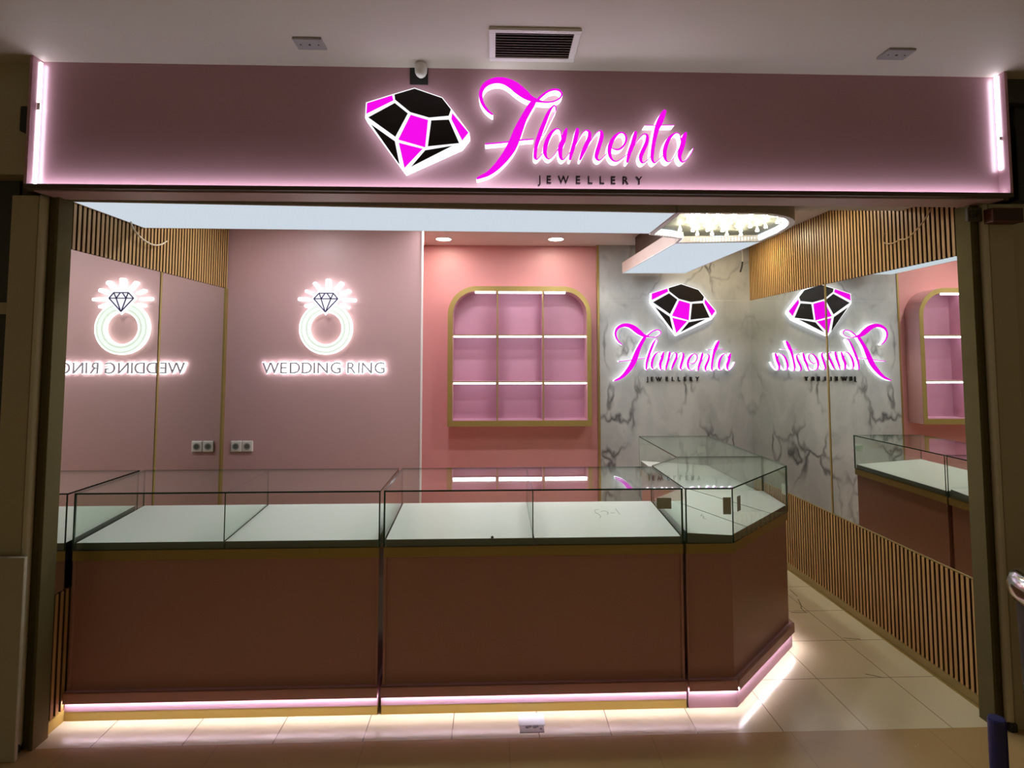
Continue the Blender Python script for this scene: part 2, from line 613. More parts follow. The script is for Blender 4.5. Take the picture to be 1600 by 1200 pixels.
def mirror(side, y0, y1, label):
    xw = XL if side < 0 else XR
    s = -1 if side < 0 else 1
    a, b = sorted((xw, xw + s * .028))
    o = box(a, b, y0, y1, ZMB, ZMT, M_MIRROR).build('wall_mirror')
    return tag(o, label, 'mirror')


mirror(-1, 2.545, 3.268, 'tall mirror on the left wall nearest the shop front')
mirror(-1, 3.284, 4.045, 'tall mirror on the left wall beside the pink rear panel')
mirror(1, 2.545, 3.700, 'wide mirror on the right wall nearest the shop front')
mirror(1, 3.714, YM, 'wide mirror on the right wall beside the marble wall')
struct('trim_6', box(XL - .028, XL + .003, 3.268, 3.284, ZMB, ZMT, M_GOLD))
struct('trim_7', box(XL - .028, XL + .006, 4.045, YP, ZMB, ZMT, M_GOLD))
struct('trim_8', box(XR - .003, XR + .028, 3.700, 3.714, ZMB, ZMT, M_GOLD))

# ------------------------------------------------------------------ shutter jambs, pillars, neighbours


def side_pillar(s, xi, label):
    """s=-1 left, 1 right; xi = inner edge"""
    t = thing('side_pillar', label, 'pillar', (xi + s * .1, 2.5, 0))

    def bx(d0, d1, y0, y1, z0, z1, m, name, bev=.004):
        a, b = sorted((xi + s * d0, xi + s * d1))
        return box(a, b, y0, y1, z0, z1, m).build(name, t, bevel=bev)
    top = 2.288
    bx(0, .014, 2.462, 2.545, 0, top, M_OLIVE, 'inner_edge', .002)
    bx(.014, .0785, 2.475, 2.545, 0, top, M_OLIVE, 'shutter_channel', .002)
    m = MB()
    x = xi + s * .061
    m.lathe([(.016, .02), (.017, .03), (.017, top - .02), (.016, top)], (x, 2.462, 0), M_RAIL, seg=16)
    m.build('guide_rail', t, smooth=True)
    bx(.078, .19, 2.452, 2.56, 0, top, M_PILLAR, 'pillar_face')
    bx(.045, .075, 2.435, 2.49, 0, .035, M_BLACKMATT, 'rail_foot')
    return t


side_pillar(-1, -1.866, 'olive painted pillar with shutter guide rail left of the shop opening')
side_pillar(1, 2.160, 'olive painted pillar with shutter guide rail right of the shop opening')
struct('wall_outside_left', box(-4.5, -2.065, 2.50, 2.6, 0, 2.365, M_OUTDARK))
struct('wall_outside_left_upper', box(-4.5, -1.93, 2.412, 2.57, 2.365, ZCM, M_PILLAR))
struct('wall_outside_right', box(2.36, 4.5, 2.50, 2.6, 0, ZCM, M_PILLAR))
struct('wall_outside_right_top', box(2.262, 4.5, 2.412, 2.50, 2.74, ZCM, M_OUTDARK))
struct('wall_outside_right_upper', box(2.26, 2.36, 2.50, 2.6, 2.288, ZCM, M_PILLAR))
struct('trim_9', box(-2.4, -2.066, 2.485, 2.50, 1.78, 1.83, M_PILLAR))
tag(MB().box(2.375, 2.7, 2.44, 2.50, 2.36, 2.74, M_BLACK).box(2.365, 2.7, 2.43, 2.50, 2.30, 2.36, M_BLACKMATT).build('dark_panel', bevel=.006),
    'black panel high on the neighbouring wall at the far right', 'panel')

# GF floor marker and dark red box on the right pillar
t = thing('floor_marker', 'small dark GF plate high on the right pillar', 'sign', (2.17, 2.45, 2.20))
box(2.137, 2.205, 2.446, 2.462, 2.205, 2.268, mat('marker_plate', (.075, .06, .04), .6)).build('plate', t, bevel=.002)
tag(MB().box(2.212, 2.352, 2.40, 2.452, 2.192, 2.256, M_REDBOX).box(2.216, 2.348, 2.396, 2.40, 2.20, 2.248, mat('deep_maroon', (.035, .006, .004), .6)).build('alarm_box', bevel=.004),
    'small dark red box on the right pillar beside the floor marker', 'box')

# ------------------------------------------------------------------ text helper
_txt = {}


def glyph_mesh(ch, off=0.):
    if (ch, off) in _txt: return _txt[(ch, off)]
    c = bpy.data.curves.new('t', 'FONT')
    c.body = ch; c.size = 1; c.extrude = .5; c.offset = off; c.resolution_u = 4
    o = bpy.data.objects.new('t', c)
    COL.objects.link(o)
    dg = bpy.context.evaluated_depsgraph_get()
    me = bpy.data.meshes.new_from_object(o.evaluated_get(dg))
    bpy.data.objects.remove(o)
    _txt[(ch, off)] = ([v.co[:] for v in me.vertices], [p.vertices[:] for p in me.polygons])
    return _txt[(ch, off)]


CAP = max(v[1] for v in glyph_mesh('E')[0])


def letter(ch, xc, z0, cap, y0, y1, mfront, mside, parent, name='letter', sx=1.0, bold=0.):
    V, Fc = glyph_mesh(ch, bold)
    k = cap / CAP
    mid = (min(v[0] for v in V) + max(v[0] for v in V)) / 2
    bm = bmesh.new()
    vs = [bm.verts.new((xc + (v[0] - mid) * k * sx, y0 if v[2] > 0 else y1, z0 + v[1] * k)) for v in V]
    for f in Fc:
        try: bm.faces.new([vs[i] for i in f])
        except ValueError: pass
    bmesh.ops.remove_doubles(bm, verts=bm.verts[:], dist=1e-6)
    bmesh.ops.recalc_face_normals(bm, faces=bm.faces[:])
    me = bpy.data.meshes.new(name)
    bm.to_mesh(me); bm.free()
    me.materials.append(mside); me.materials.append(mfront)
    for p in me.polygons:
        if abs(p.normal.y) > .7: p.material_index = 1
    o = bpy.data.objects.new(name, me)
    COL.objects.link(o)
    if parent:
        o.parent = parent
        o.matrix_parent_inverse = Matrix.Translation(-parent.location)
    return o


gf = [c for c in bpy.data.objects if c.name == 'floor_marker'][0]
letter('G', 2.155, 2.222, .032, 2.444, 2.446, M_BLACKMATT, M_BLACKMATT, gf)
letter('F', 2.185, 2.222, .032, 2.444, 2.446, M_BLACKMATT, M_BLACKMATT, gf)

# ------------------------------------------------------------------ illuminated signs
# shapes traced in sign units (1 unit = one photo pixel of the fascia sign, y down)


def cvt(pts, sc, ox, oy):
    return [(x / sc + ox, y / sc + oy, *( [p / sc for p in r] )) for x, y, *r in pts]


S1 = lambda p: cvt(p, 6.669, 740, 110)
S2 = lambda p: cvt(p, 10, 820, 150)
S3 = lambda p: cvt(p, 10, 940, 150)
STROKES = [
    ('F', [
        S1([(190, 464, 14), (142, 425, 24), (97, 368, 28), (70, 300, 32), (68, 230, 34), (100, 165, 42), (160, 122, 50), (240, 102, 58), (320, 112, 68),
            (400, 150, 84), (450, 188, 90), (520, 242, 82), (580, 284, 58), (640, 306, 38), (700, 320, 20), (760, 325, 15), (830, 315, 14), (890, 282, 15),
            (914, 240, 17), (892, 203, 20), (845, 190, 20), (780, 205, 20), (720, 245, 22), (665, 295, 24)]),
        S1([(628, 305, 40), (600, 350, 54), (568, 400, 58), (512, 500, 62), (467, 600, 78), (428, 700, 86), (385, 800, 88), (320, 900, 78), (235, 1000, 62),
            (150, 1072, 44), (80, 1105, 32), (28, 1128, 18)]),
        S1([(115, 770, 14), (230, 759, 14), (360, 743, 14), (500, 723, 14), (615, 714, 12)])]),
    ('l', [S2([(252, 618, 9), (310, 540, 8), (380, 400, 8), (440, 280, 9), (473, 205, 14), (470, 155, 20), (445, 140, 22), (400, 185, 30), (350, 270, 48),
               (300, 390, 56), (255, 500, 60), (205, 640, 60), (165, 770, 52), (150, 880, 46), (148, 950, 42), (165, 983, 24), (200, 965, 13), (275, 880, 10)])]),
    ('a', [S2([(562, 640, 12), (548, 545, 14), (515, 505, 17), (465, 512, 24), (400, 570, 42), (340, 680, 56), (305, 800, 58), (302, 890, 48), (330, 958, 24),
               (370, 974, 14), (430, 930, 10), (500, 830, 12), (558, 700, 14), (570, 600, 12)]),
           S2([(645, 495, 24), (620, 560, 56), (590, 680, 66), (545, 790, 66), (540, 890, 54), (550, 955, 42), (575, 983, 22), (620, 955, 12), (690, 870, 10)])]),
    ('m', [S2([(812, 495, 40), (803, 560, 58), (775, 680, 56), (740, 800, 54), (710, 900, 46), (690, 985, 30)]),
           S2([(720, 860, 8), (790, 735, 10), (860, 610, 12), (920, 533, 16), (970, 522, 26), (1003, 560, 44), (995, 650, 56), (945, 760, 60), (890, 880, 52), (848, 985, 26)]),
           S2([(955, 770, 8), (1030, 670, 10), (1100, 570, 12), (1155, 528, 18), (1190, 545, 42), (1192, 620, 56), (1158, 740, 56), (1120, 860, 56), (1105, 935, 46),
               (1132, 983, 26), (1180, 973, 14), (1270, 880, 10)])]),
    ('e', [S3([(150, 795, 12), (220, 817, 24), (290, 800, 27), (350, 735, 28), (380, 655, 30), (366, 585, 28), (320, 550, 22), (260, 562, 28), (190, 625, 46),
               (132, 730, 58), (112, 840, 52), (127, 930, 40), (170, 988, 24), (230, 1000, 16), (300, 962, 12), (390, 890, 10)])]),
    ('n', [S3([(533, 530, 38), (515, 610, 56), (480, 730, 58), (430, 860, 54), (388, 1015, 28)]),
           S3([(420, 880, 8), (500, 760, 10), (580, 645, 12), (650, 573, 17), (698, 575, 28), (715, 620, 42), (695, 720, 52), (640, 835, 56), (603, 930, 50),
               (615, 1005, 32), (655, 1018, 16), (700, 985, 11), (755, 925, 10)])]),
    ('t', [S3([(1003, 190, 44), (962, 270, 76), (915, 375, 84), (870, 480, 68), (835, 610, 56), (808, 740, 52), (790, 860, 50), (785, 950, 42), (808, 1010, 26),
               (850, 1003, 13), (955, 905, 10)]),
           S3([(680, 433, 12), (830, 431, 13), (980, 426, 13), (1145, 421, 12)])]),
    ('a', [S3([(1245, 660, 12), (1235, 580, 14), (1195, 545, 15), (1140, 557, 24), (1062, 630, 44), (1010, 740, 56), (985, 850, 56), (990, 935, 44), (1015, 987, 22),
               (1055, 1000, 12), (1110, 960, 10), (1180, 860, 10), (1240, 730, 12), (1253, 620, 12)]),
           S3([(1330, 535, 30), (1303, 600, 62), (1275, 720, 66), (1235, 840, 64), (1220, 910, 52), (1240, 980, 34), (1278, 1000, 18), (1340, 950, 12), (1400, 870, 12), (1445, 780, 11)])]),
]
DZ = lambda p: cvt(p, 4.4444, 540, 90)
DIA_OUT = DZ([(143, 325), (325, 265), (475, 218), (668, 282), (738, 368), (856, 524), (858, 552), (806, 622), (415, 803), (138, 432)])
FACETS = [
    ('black', [(337, 268), (475, 224), (665, 287), (727, 366), (712, 410), (577, 424), (447, 388), (342, 303)]),
    ('magenta', [(150, 330), (321, 273), (331, 308), (147, 404)]),
    ('black', [(160, 428), (340, 326), (431, 397), (347, 560)]),
    ('magenta', [(450, 406), (570, 441), (552, 630), (367, 579)]),
    ('black', [(592, 443), (713, 436), (785, 598), (570, 623)]),
    ('magenta', [(736, 390), (849, 525), (806, 580), (730, 432)]),
    ('black', [(180, 476), (344, 590), (379, 754)]),
    ('magenta', [(371, 600), (535, 640), (412, 773)]),
    ('black', [(552, 650), (740, 616), (457, 764)]),
]


def diamond_emblem(fx, fz, s, y0, y1, label):
    """fx, fz map sign units to world metres"""
    P = [(fx(x), fz(y)) for x, y in DIA_OUT]
    cx = sum(p[0] for p in P) / len(P)
    t = thing('diamond_emblem', label, 'sign', (cx, y1, min(p[1] for p in P)))
    MB().plate(P, y0, y1, M_SIGNSIDE, M_SIGNFACE).build('backing', t)
    for c, f in FACETS:
        Q = [(fx(x), fz(y)) for x, y in DZ(f)]
        o = MB().plate(Q, y0 - .003 * s, y0, M_BLACK if c == 'black' else M_MAGENTA).build('facet', t)
        o['label'] = c + ' facet'
    return t


M_SIGNFACE = emis('sign_white_face_glow', (.95, .95, 1), 1.1)


def script_lettering(fx, fz, s, y0, y1, label):
    t = thing('script_lettering', label, 'sign', (fx(914), y1, fz(285)))
    for ch, strokes in STROKES:
        m = MB()
        for st in strokes:
            m.ribbon([(fx(x), fz(y), max(w * s * 1.16, .0022)) for x, y, w in st], y0, y1, M_SIGNSIDE, M_MAGENTA)
        m.build('letter', t)
    return t


def small_lettering(xs, z0, cap, y0, y1, label):
    t = thing('small_lettering', label, 'sign', (sum(xs) / len(xs), y1, z0))
    for ch, x in zip('JEWELLERY', xs):
        letter(ch, x, z0, cap, y0, y1, M_BLACK, M_BLACK, t, sx=.92, bold=.012)
    return t


# on the fascia (pink panel face at Y=2.400, letters 45 mm proud)
fx = lambda x: -2.0982 + 2.72831e-3 * x - 8.2e-6 * 200
fz = lambda y: 3.09743 + 3.554e-5 * 800 - 2.7872e-3 * y
diamond_emblem(fx, fz, 2.73e-3, 2.352, 2.399, 'large black and magenta diamond emblem on the pink fascia above the opening')
script_lettering(fx, fz, 2.74e-3, 2.352, 2.399, 'large magenta script lettering with white sides on the pink fascia')
JX = [452, 520, 622, 725, 810, 893, 972, 1060, 1155]
small_lettering([fx(740 + v / 4.4444) for v in JX], fz(282.2), .033, 2.378, 2.392, 'small black JEWELLERY lettering on the pink fascia')

# on the marble wall
mx_ = lambda x: -4.224 + 5.53067e-3 * x - 1e-4 * 520
mz_ = lambda y: 4.64207 + 5.744e-6 * 1050 - 5.479e-3 * y
k = 102.1 / 162.0
dx = lambda x: mx_(1017.6 + (x - 571.5) * k)
dz = lambda y: mz_(443.7 + (y - 140) * (81.6 / 131.1))
diamond_emblem(dx, dz, 3.4e-3, 4.785, 4.829, 'black and magenta diamond emblem on the grey marble wall')
k2 = 189.2 / 341.
tx = lambda x: mx_(958.2 + (x - 743.4) * k2)
tz = lambda y: mz_(505.5 + (y - 120.3) * .563)
script_lettering(tx, tz, 5.5e-3 * .558, 4.79, 4.829, 'smaller magenta script lettering on the grey marble wall under the diamond')
JM = [452, 500, 565, 645, 706, 765, 825, 885, 945]
small_lettering([mx_(940 + v / 6.317) for v in JM], mz_(420 + 1108 / 6.317), .036, 4.812, 4.829, 'small black JEWELLERY lettering on the marble wall under the script')

# wedding ring emblem on the left pink panel (face at Y=4.08)
px_ = lambda x: -3.50698 + 4.4796e-3 * x + 8.826e-5 * 510
pz_ = lambda y: 4.12042 + 4.1e-6 * 508 - 4.5326e-3 * y
rx = lambda x: px_(455 + x / 9.227)
rz = lambda y: pz_(430 + y / 9.227)
RU = 4.5e-3 / 9.227
t = thing('ring_emblem', 'glowing white diamond ring emblem on the left pink panel', 'sign', (rx(490), YP, rz(1140)))


def annulus(cx, cz, r0, r1, y0, y1, mside, mfront, seg=72):
    m = MB()
    m.ribbon([(cx + (r0 + r1) / 2 * math.cos(2 * math.pi * k / seg), cz + (r0 + r1) / 2 * math.sin(2 * math.pi * k / seg), r1 - r0) for k in range(seg)],
             y0, y1, mside, mfront, closed=True, step=1)
    return m


RC = (rx(490), rz(768))
M_CREAM = emis('ring_edge_glow', (1, .95, .92), 2.6)
M_GROOVE = mat('ring_groove', (.42, .48, .40), .5, emit=(.55, .62, .52), es=.75)
annulus(*RC, 236 * RU, 378 * RU, 4.048, 4.079, M_CREAM, M_RINGGLOW).build('ring_band', t)
annulus(*RC, 340 * RU, 352 * RU, 4.0465, 4.048, M_GROOVE, M_GROOVE).build('band_groove', t)
annulus(*RC, 266 * RU, 284 * RU, 4.0465, 4.048, M_GROOVE, M_GROOVE).build('band_groove', t)
annulus(*RC, 368 * RU, 380 * RU, 4.0465, 4.079, M_CREAM, M_CREAM).build('band_edge', t)
annulus(*RC, 233 * RU, 245 * RU, 4.0465, 4.079, M_CREAM, M_CREAM).build('band_edge', t)
gem = MB().plate([(rx(x), rz(y)) for x, y in ((278, 345), (380, 228), (612, 228), (708, 345), (488, 580))], 4.036, 4.046, M_SIGNSIDE,
                 emis('gem_face_glow', (.88, .86, 1), 1.15)).build('gem', t)
m = MB()
for a, b in (((320, 342), (395, 262)), ((395, 262), (600, 262)), ((600, 262), (665, 342)), ((665, 342), (490, 532)), ((490, 532), (320, 342)), ((320, 342), (665, 342)),
             ((398, 264), (425, 340)), ((480, 262), (427, 340)), ((510, 262), (563, 340)), ((600, 264), (565, 340)), ((425, 342), (484, 525)), ((565, 342), (496, 525))):
    m.ribbon([(rx(a[0]), rz(a[1]), 14 * RU), (rx(b[0]), rz(b[1]), 14 * RU)], 4.032, 4.036, M_PURPLE, M_PURPLE, step=1, cap=False)
o = m.build('gem_outline', gem)
o.parent = gem; o.matrix_parent_inverse = Matrix.Identity(4)
o['label'] = 'dark purple outline'
for a, b, w in (((511, 62), (511, 212), 66), ((312, 108), (398, 215), 46), ((192, 225), (286, 268), 40), ((92, 345), (240, 348), 44), ((190, 445), (280, 428), 44),
                ((712, 108), (622, 205), 60), ((822, 222), (695, 272), 54), ((910, 357), (728, 352), 44), ((818, 465), (700, 420), 40)):
    MB().ribbon([(rx(a[0]), rz(a[1]), w * RU), (rx(b[0]), rz(b[1]), w * RU)], 4.045, 4.079, M_RAYGLOW, M_RAYGLOW, step=1).build('ray', t)

t = thing('wedding_ring_lettering', 'grey halo lit WEDDING RING lettering below the ring emblem', 'sign', (px_(507), YP, pz_(583)))
for ch, x in zip('WEDDINGRING', (168, 315, 443, 578, 663, 757, 905, 1085, 1168, 1260, 1405)):
    o = letter(ch, px_(400 + x / 7.27), pz_(583.4), .078, 4.058, 4.062, M_GREYFACE, M_GREYFACE, t, sx=1.0, bold=.008)
    h = letter(ch, px_(400 + x / 7.27), pz_(583.4), .078, 4.062, 4.067, M_HALO, M_HALO, None, name='halo_backing', bold=.02)
    h.parent = o; h.matrix_parent_inverse = Matrix.Identity(4)

# ------------------------------------------------------------------ fascia box
XF0, XF1 = -1.912, 2.246
t = thing('shop_fascia', 'long pink illuminated fascia box across the top of the shop front', 'fascia', (.16, 2.40, 2.295))
box(XF0, XF1, 2.40, 2.44, 2.30, ZCM, M_FASCIA).build('front_panel', t)
box(XF0 - .012, XF0, 2.345, 2.44, 2.306, ZCM, M_FASCIA).build('side_return', t)
box(XF1, XF1 + .012, 2.345, 2.44, 2.306, ZCM, M_FASCIA).build('side_return', t)
MB().box(XF0 - .012, XF1 + .012, 2.343, 2.46, 2.288, 2.306, M_LIPDARK).build('bottom_lip', t, bevel=.001)
box(XF0 + .01, XF1 - .01, 2.372, 2.50, 2.283, 2.288, M_LIPPINK).build('underside', t)
LEDF = []
box(XF0 + .0005, XF0 + .006, 2.380, 2.391, 2.315, ZCM - .012, M_LEDSIDE).build('led_strip', t)
box(XF1 - .007, XF1 - .0005, 2.376, 2.390, 2.42, ZCM - .006, M_LEDSIDE).build('led_strip', t)
box(XF0 + .01, XF1 - .01, 2.368, 2.382, 2.3065, 2.311, M_LEDFASCIA).build('led_strip', t)
MB().box(XF0 + .002, XF0 + .012, 2.374, 2.379, 2.63, 2.66, M_WHITEPLASTIC).build('strip_clip', t)
MB().box(XF1 - .012, XF1 - .002, 2.369, 2.374, 2.55, 2.565, M_WHITEPLASTIC).build('strip_clip', t)
struct('beam_front', box(XL - .1, XR + .1, 2.44, 2.52, 2.30, 2.66, M_DARKWOOD))

# camera above the diamond
t = thing('security_camera', 'small white ceiling camera in front of a black plate above the diamond emblem', 'camera', (-.315, 2.37, ZCM))
box(-.362, -.284, 2.3955, 2.3995, 2.775, 2.848, M_BLACKMATT).build('back_plate', t)
m = MB()
m.lathe([(.012, ZCM), (.024, ZCM - .004), (.027, ZCM - .02), (.0255, ZCM - .040), (.020, ZCM - .052), (.011, ZCM - .060), (.002, ZCM - .062)], (-.310, 2.362, 0), M_WHITEPLASTIC, seg=24)
m.build('housing', t, smooth=True)

# ------------------------------------------------------------------ mall ceiling fittings
t = thing('ceiling_vent', 'white framed rectangular ceiling vent with dark louvres', 'vent', (.165, 2.205, ZCM))
m = MB()
x0, x1, y0, y1 = -.018, .338, 2.080, 2.312
z0, z1 = ZCM - .012, ZCM
for a in ((x0, x1, y0, y0 + .022), (x0, x1, y1 - .028, y1), (x0, x0 + .026, y0 + .022, y1 - .028), (x1 - .026, x1, y0 + .022, y1 - .028)):
    m.box(*a, z0, z1, M_WHITEPLASTIC)
m.build('frame', t, bevel=.002)
box(x0 + .02, x1 - .02, y0 + .018, y1 - .02, z1 - .002, z1 + .004, M_BLACKMATT).build('backing', t)
ML = mat('louvre_brown', (.17, .13, .10), .5)
y = y0 + .030
while y < y1 - .035:
    mm = MB()
    mm.bm.verts.ensure_lookup_table()
    i = mm.mi(ML)
    vs = [mm.bm.verts.new(p) for p in ((x0 + .026, y, z0 + .001), (x1 - .026, y, z0 + .001), (x1 - .026, y + .008, z1 - .003), (x0 + .026, y + .008, z1 - .003),
                                       (x0 + .026, y + .003, z0 + .001), (x1 - .026, y + .003, z0 + .001), (x1 - .026, y + .011, z1 - .003), (x0 + .026, y + .011, z1 - .003))]
    for q in ((0, 1, 2, 3), (4, 7, 6, 5), (0, 4, 5, 1), (3, 2, 6, 7), (0, 3, 7, 4), (1, 5, 6, 2)):
        mm.bm.faces.new([vs[k] for k in q])
    mm.build('louvre', t)
    y += .0185
for xc, lab in ((-.733, 'small grey square ceiling plate left of the vent'), (1.664, 'small grey square ceiling plate right of the vent')):
    t = thing('ceiling_plate', lab, 'ceiling plate', (xc, 2.21, ZCM))
    box(xc - .057, xc + .057, 2.174, 2.252, ZCM - .010, ZCM, M_GREYPLATE).build('plate', t, bevel=.002)
    for d in (-.035, 0, .035):
        MB().lathe([(.0045 if d == 0 else .003, ZCM - .0115), (.0045 if d == 0 else .003, ZCM - .009)], (xc + d, 2.212, 0), M_BLACKMATT, seg=10).build('screw', t)

# ------------------------------------------------------------------ dropped light panels and chandelier
ZS = 2.29
t = thing('ceiling_light_panel', 'long white dropped ceiling light panel over the front counter', 'ceiling light', (-.5, 2.84, ZS))
A = [(XL + .012, 2.553), (.884, 2.668), (.884, 3.133), (XL + .012, 3.078)]
MB().prism(A, ZS + .004, ZB, M_SOFFIT).build('box', t)
ins = [(XL + .018, 2.559), (.878, 2.673), (.878, 3.127), (XL + .018, 3.072)]
MB().prism(ins, ZS, ZS + .004, M_PANELGLOW).build('diffuser', t)
m = MB()
for i in range(4):
    p, q, a, b = A[i], A[(i + 1) % 4], ins[i], ins[(i + 1) % 4]
    m.prism([p, q, b, a], ZS - .001, ZS + .004, M_WHITETRIM)
m.build('edge_trim', t)

t = thing('ceiling_light_panel', 'white dropped ceiling light panel over the side counter by the marble wall', 'ceiling light', (1.35, 4, ZS))
B = [(1.115, 3.40), (1.622, 3.335), (1.606, 4.655), (1.078, 4.66)]
insB = [(1.121, 3.406), (1.616, 3.342), (1.600, 4.649), (1.084, 4.654)]
MB().prism(B, ZS + .004, ZS + .088, mat('panel_side_pink_bounce', (.60, .47, .43), .5)).build('box', t)  # pink bounce light is mixed into this side colour
MB().prism([(1.16, 3.41), (1.56, 3.36), (1.55, 4.50), (1.15, 4.50)], ZS + .088, ZC, M_DARKWOOD).build('hanger_box', t)
MB().prism(insB, ZS, ZS + .004, M_PANELGLOW).build('diffuser', t)
m = MB()
for i in range(4):
    p, q, a, b = B[i], B[(i + 1) % 4], insB[i], insB[(i + 1) % 4]
    m.prism([p, q, b, a], ZS - .001, ZS + .004, M_WHITETRIM)
m.build('edge_trim', t)

# chandelier housing: D shaped frame with a shallow bright cavity
t = thing('crystal_chandelier', 'oval flush crystal chandelier between the two ceiling light panels', 'chandelier', (1.25, 3.0, ZB))


def arc(cx, cy, r, a0, a1, n):
    return [(cx + r * math.cos(math.radians(a0 + (a1 - a0) * i / n)), cy + r * math.sin(math.radians(a0 + (a1 - a0) * i / n))) for i in range(n + 1)]


outer = [(.887, 2.66)] + arc(1.255, 3.00, .345, -90, -8, 14)[0:] + [(1.618, 3.10), (1.620, 3.33), (1.115, 3.395), (1.10, 3.27), (.887, 3.16)]
cen = (1.26, 3.0)
inner = []
for x, y in outer:
    d = Vector((x - cen[0], y - cen[1])); l = d.length
    d = d * (1 - .028 / l)
    inner.append((cen[0] + d.x, cen[1] + d.y))
m = MB()
n = len(outer)
for i in range(n):
    j = (i + 1) % n
    m.prism([outer[i], outer[j], inner[j], inner[i]], ZS - .001, ZB, M_SOFFIT, mbot=M_WHITETRIM)
m.build('housing', t)
M_CAV = mat('chandelier_plate', (.17, .165, .12), .6)
MB().prism(inner, ZS + .036, ZS + .046, M_CAV).build('ceiling_plate', t)
# crystal drops hanging in the cavity
import itertools
pts = []
rows = [(2.70, 1.00, 1.32, 4), (2.785, .97, 1.46, 7), (2.87, 1.00, 1.53, 7), (2.96, 1.02, 1.55, 7), (3.06, 1.02, 1.50, 6), (3.16, 1.12, 1.42, 4)]
for r_, (yy, xa, xb, c) in enumerate(rows):
    for i in range(c):
        pts.append((xa + (xb - xa) * (i + (.5 if r_ % 2 else 0)) / (c - .5) + random.uniform(-.01, .01), yy + random.uniform(-.012, .012)))
first = None
for x, y in pts:
    z = ZS + .036
    if first is None:
        mm = MB()
        mm.lathe([(.002, 0), (.003, -.012), (.004, -.018), (.0100, -.033), (.009, -.036), (.002, -.037)], (0, 0, 0), M_CRYSTAL, seg=8)
        first = mm.build('crystal_drop', t)
        first.matrix_parent_inverse = Matrix.Translation(-t.location)
        o = first
    else:
        o = first.copy(); COL.objects.link(o)
    o.location = (x, y, z)
# crystal fringe along the back and sides of the cavity
path = [(.905, 3.150), (1.03, 3.20), (1.115, 3.262), (1.13, 3.375), (1.35, 3.345), (1.592, 3.318), (1.594, 3.10), (1.565, 2.94), (1.50, 2.80)]
M_FRGLASS = mat('cut_crystal', (.75, .82, .95), .08, 0, emit=(.72, .84, 1), es=.95)
k = 0
firstf = None
for (xa, ya), (xb, yb) in zip(path, path[1:]):
    L_ = math.hypot(xb - xa, yb - ya); c = max(1, int(L_ / .0175))
    for i in range(c):
        if k >= 98: break
        if firstf is None:
            mm = MB()
            mm.lathe([(.002, 0), (.006, -.008), (.003, -.016), (.007, -.026), (.006, -.042), (.001, -.050)], (0, 0, 0), M_FRGLASS, seg=6)
            firstf = mm.build('fringe_crystal', t)
            firstf.matrix_parent_inverse = Matrix.Translation(-t.location)
            o = firstf
        else:
            o = firstf.copy(); COL.objects.link(o)
        o.location = (xa + (xb - xa) * i / c, ya + (yb - ya) * i / c, ZS + .047)
        k += 1
m = MB()
for (xa, ya), (xb, yb) in zip(path, path[1:]):
    d = Vector((xb - xa, yb - ya)).normalized() * .004
    m.prism([(xa - d.y, ya + d.x), (xa + d.y, ya - d.x), (xb + d.y, yb - d.x), (xb - d.y, yb + d.x)], ZS + .030, ZS + .036, M_FRINGE)
m.build('fringe_rail', t)

# recessed downlights: the niche pair, plus unseen ones added for brightness


def downlight(x, y, z, label, group=None, r=.07, glow=None):
    t = thing('downlight', label, 'ceiling light', (x, y, z), group)
    MB().lathe([(r, z), (r, z - .004), (r * .88, z - .007), (r * .86, z - .003)], (x, y, 0), M_WHITEPLASTIC, seg=28).build('bezel', t, smooth=True)
    MB().lathe([(r * .84, z - .0035), (r * .84, z - .0065)], (x, y, 0), glow or M_DOWN, seg=28).build('lens', t)
    return t


downlight(-.405, 4.60, ZC, 'round glowing downlight in the niche ceiling, left of the pair over the wall shelf')
downlight(.515, 4.575, ZC, 'round glowing downlight in the niche ceiling, right of the pair over the wall shelf')
for x, y in ((-1.35, 3.45), (-.35, 3.45), (.60, 3.45), (-.35, 4.05), (.60, 4.05)):  # lamps out of view, added to brighten the interior
    downlight(x, y, ZC, 'added unseen round downlight in the shop ceiling above the space behind the counter', 'added downlights above the staff space', glow=M_DOWNADDED)
downlight(1.93, 4.32, ZC, 'added unseen round warm downlight in the ceiling over the aisle nearest the marble wall', glow=M_DOWNADDEDWARM)  # added out of sight to lift the aisle brightness
downlight(1.93, 3.42, ZC, 'added unseen round warm downlight in the ceiling over the aisle behind the front bulkhead', glow=M_DOWN)  # second added lamp, hidden by the bulkhead, brightens aisle and slats

# ------------------------------------------------------------------ wall shelf in the niche
YS0, YS1 = 4.700, 4.878
t = thing('wall_shelf', 'gold framed arched wall shelf with nine lit pink compartments', 'shelf', (.222, YS1, 1.022))
SX0, SX1, SZ0, SZ1, R = -.375, .820, 1.022, 2.182, .235


def arch(x0, x1, z0, z1, r, n=12):
    P = [(x0, z0), (x1, z0)]
    P += [(x1 - r + r * math.cos(a), z1 - r + r * math.sin(a)) for a in [math.pi / 2 * i / n for i in range(n + 1)]]
    P += [(x0 + r + r * math.cos(a), z1 - r + r * math.sin(a)) for a in [math.pi / 2 + math.pi / 2 * i / n for i in range(n + 1)]]
    return P


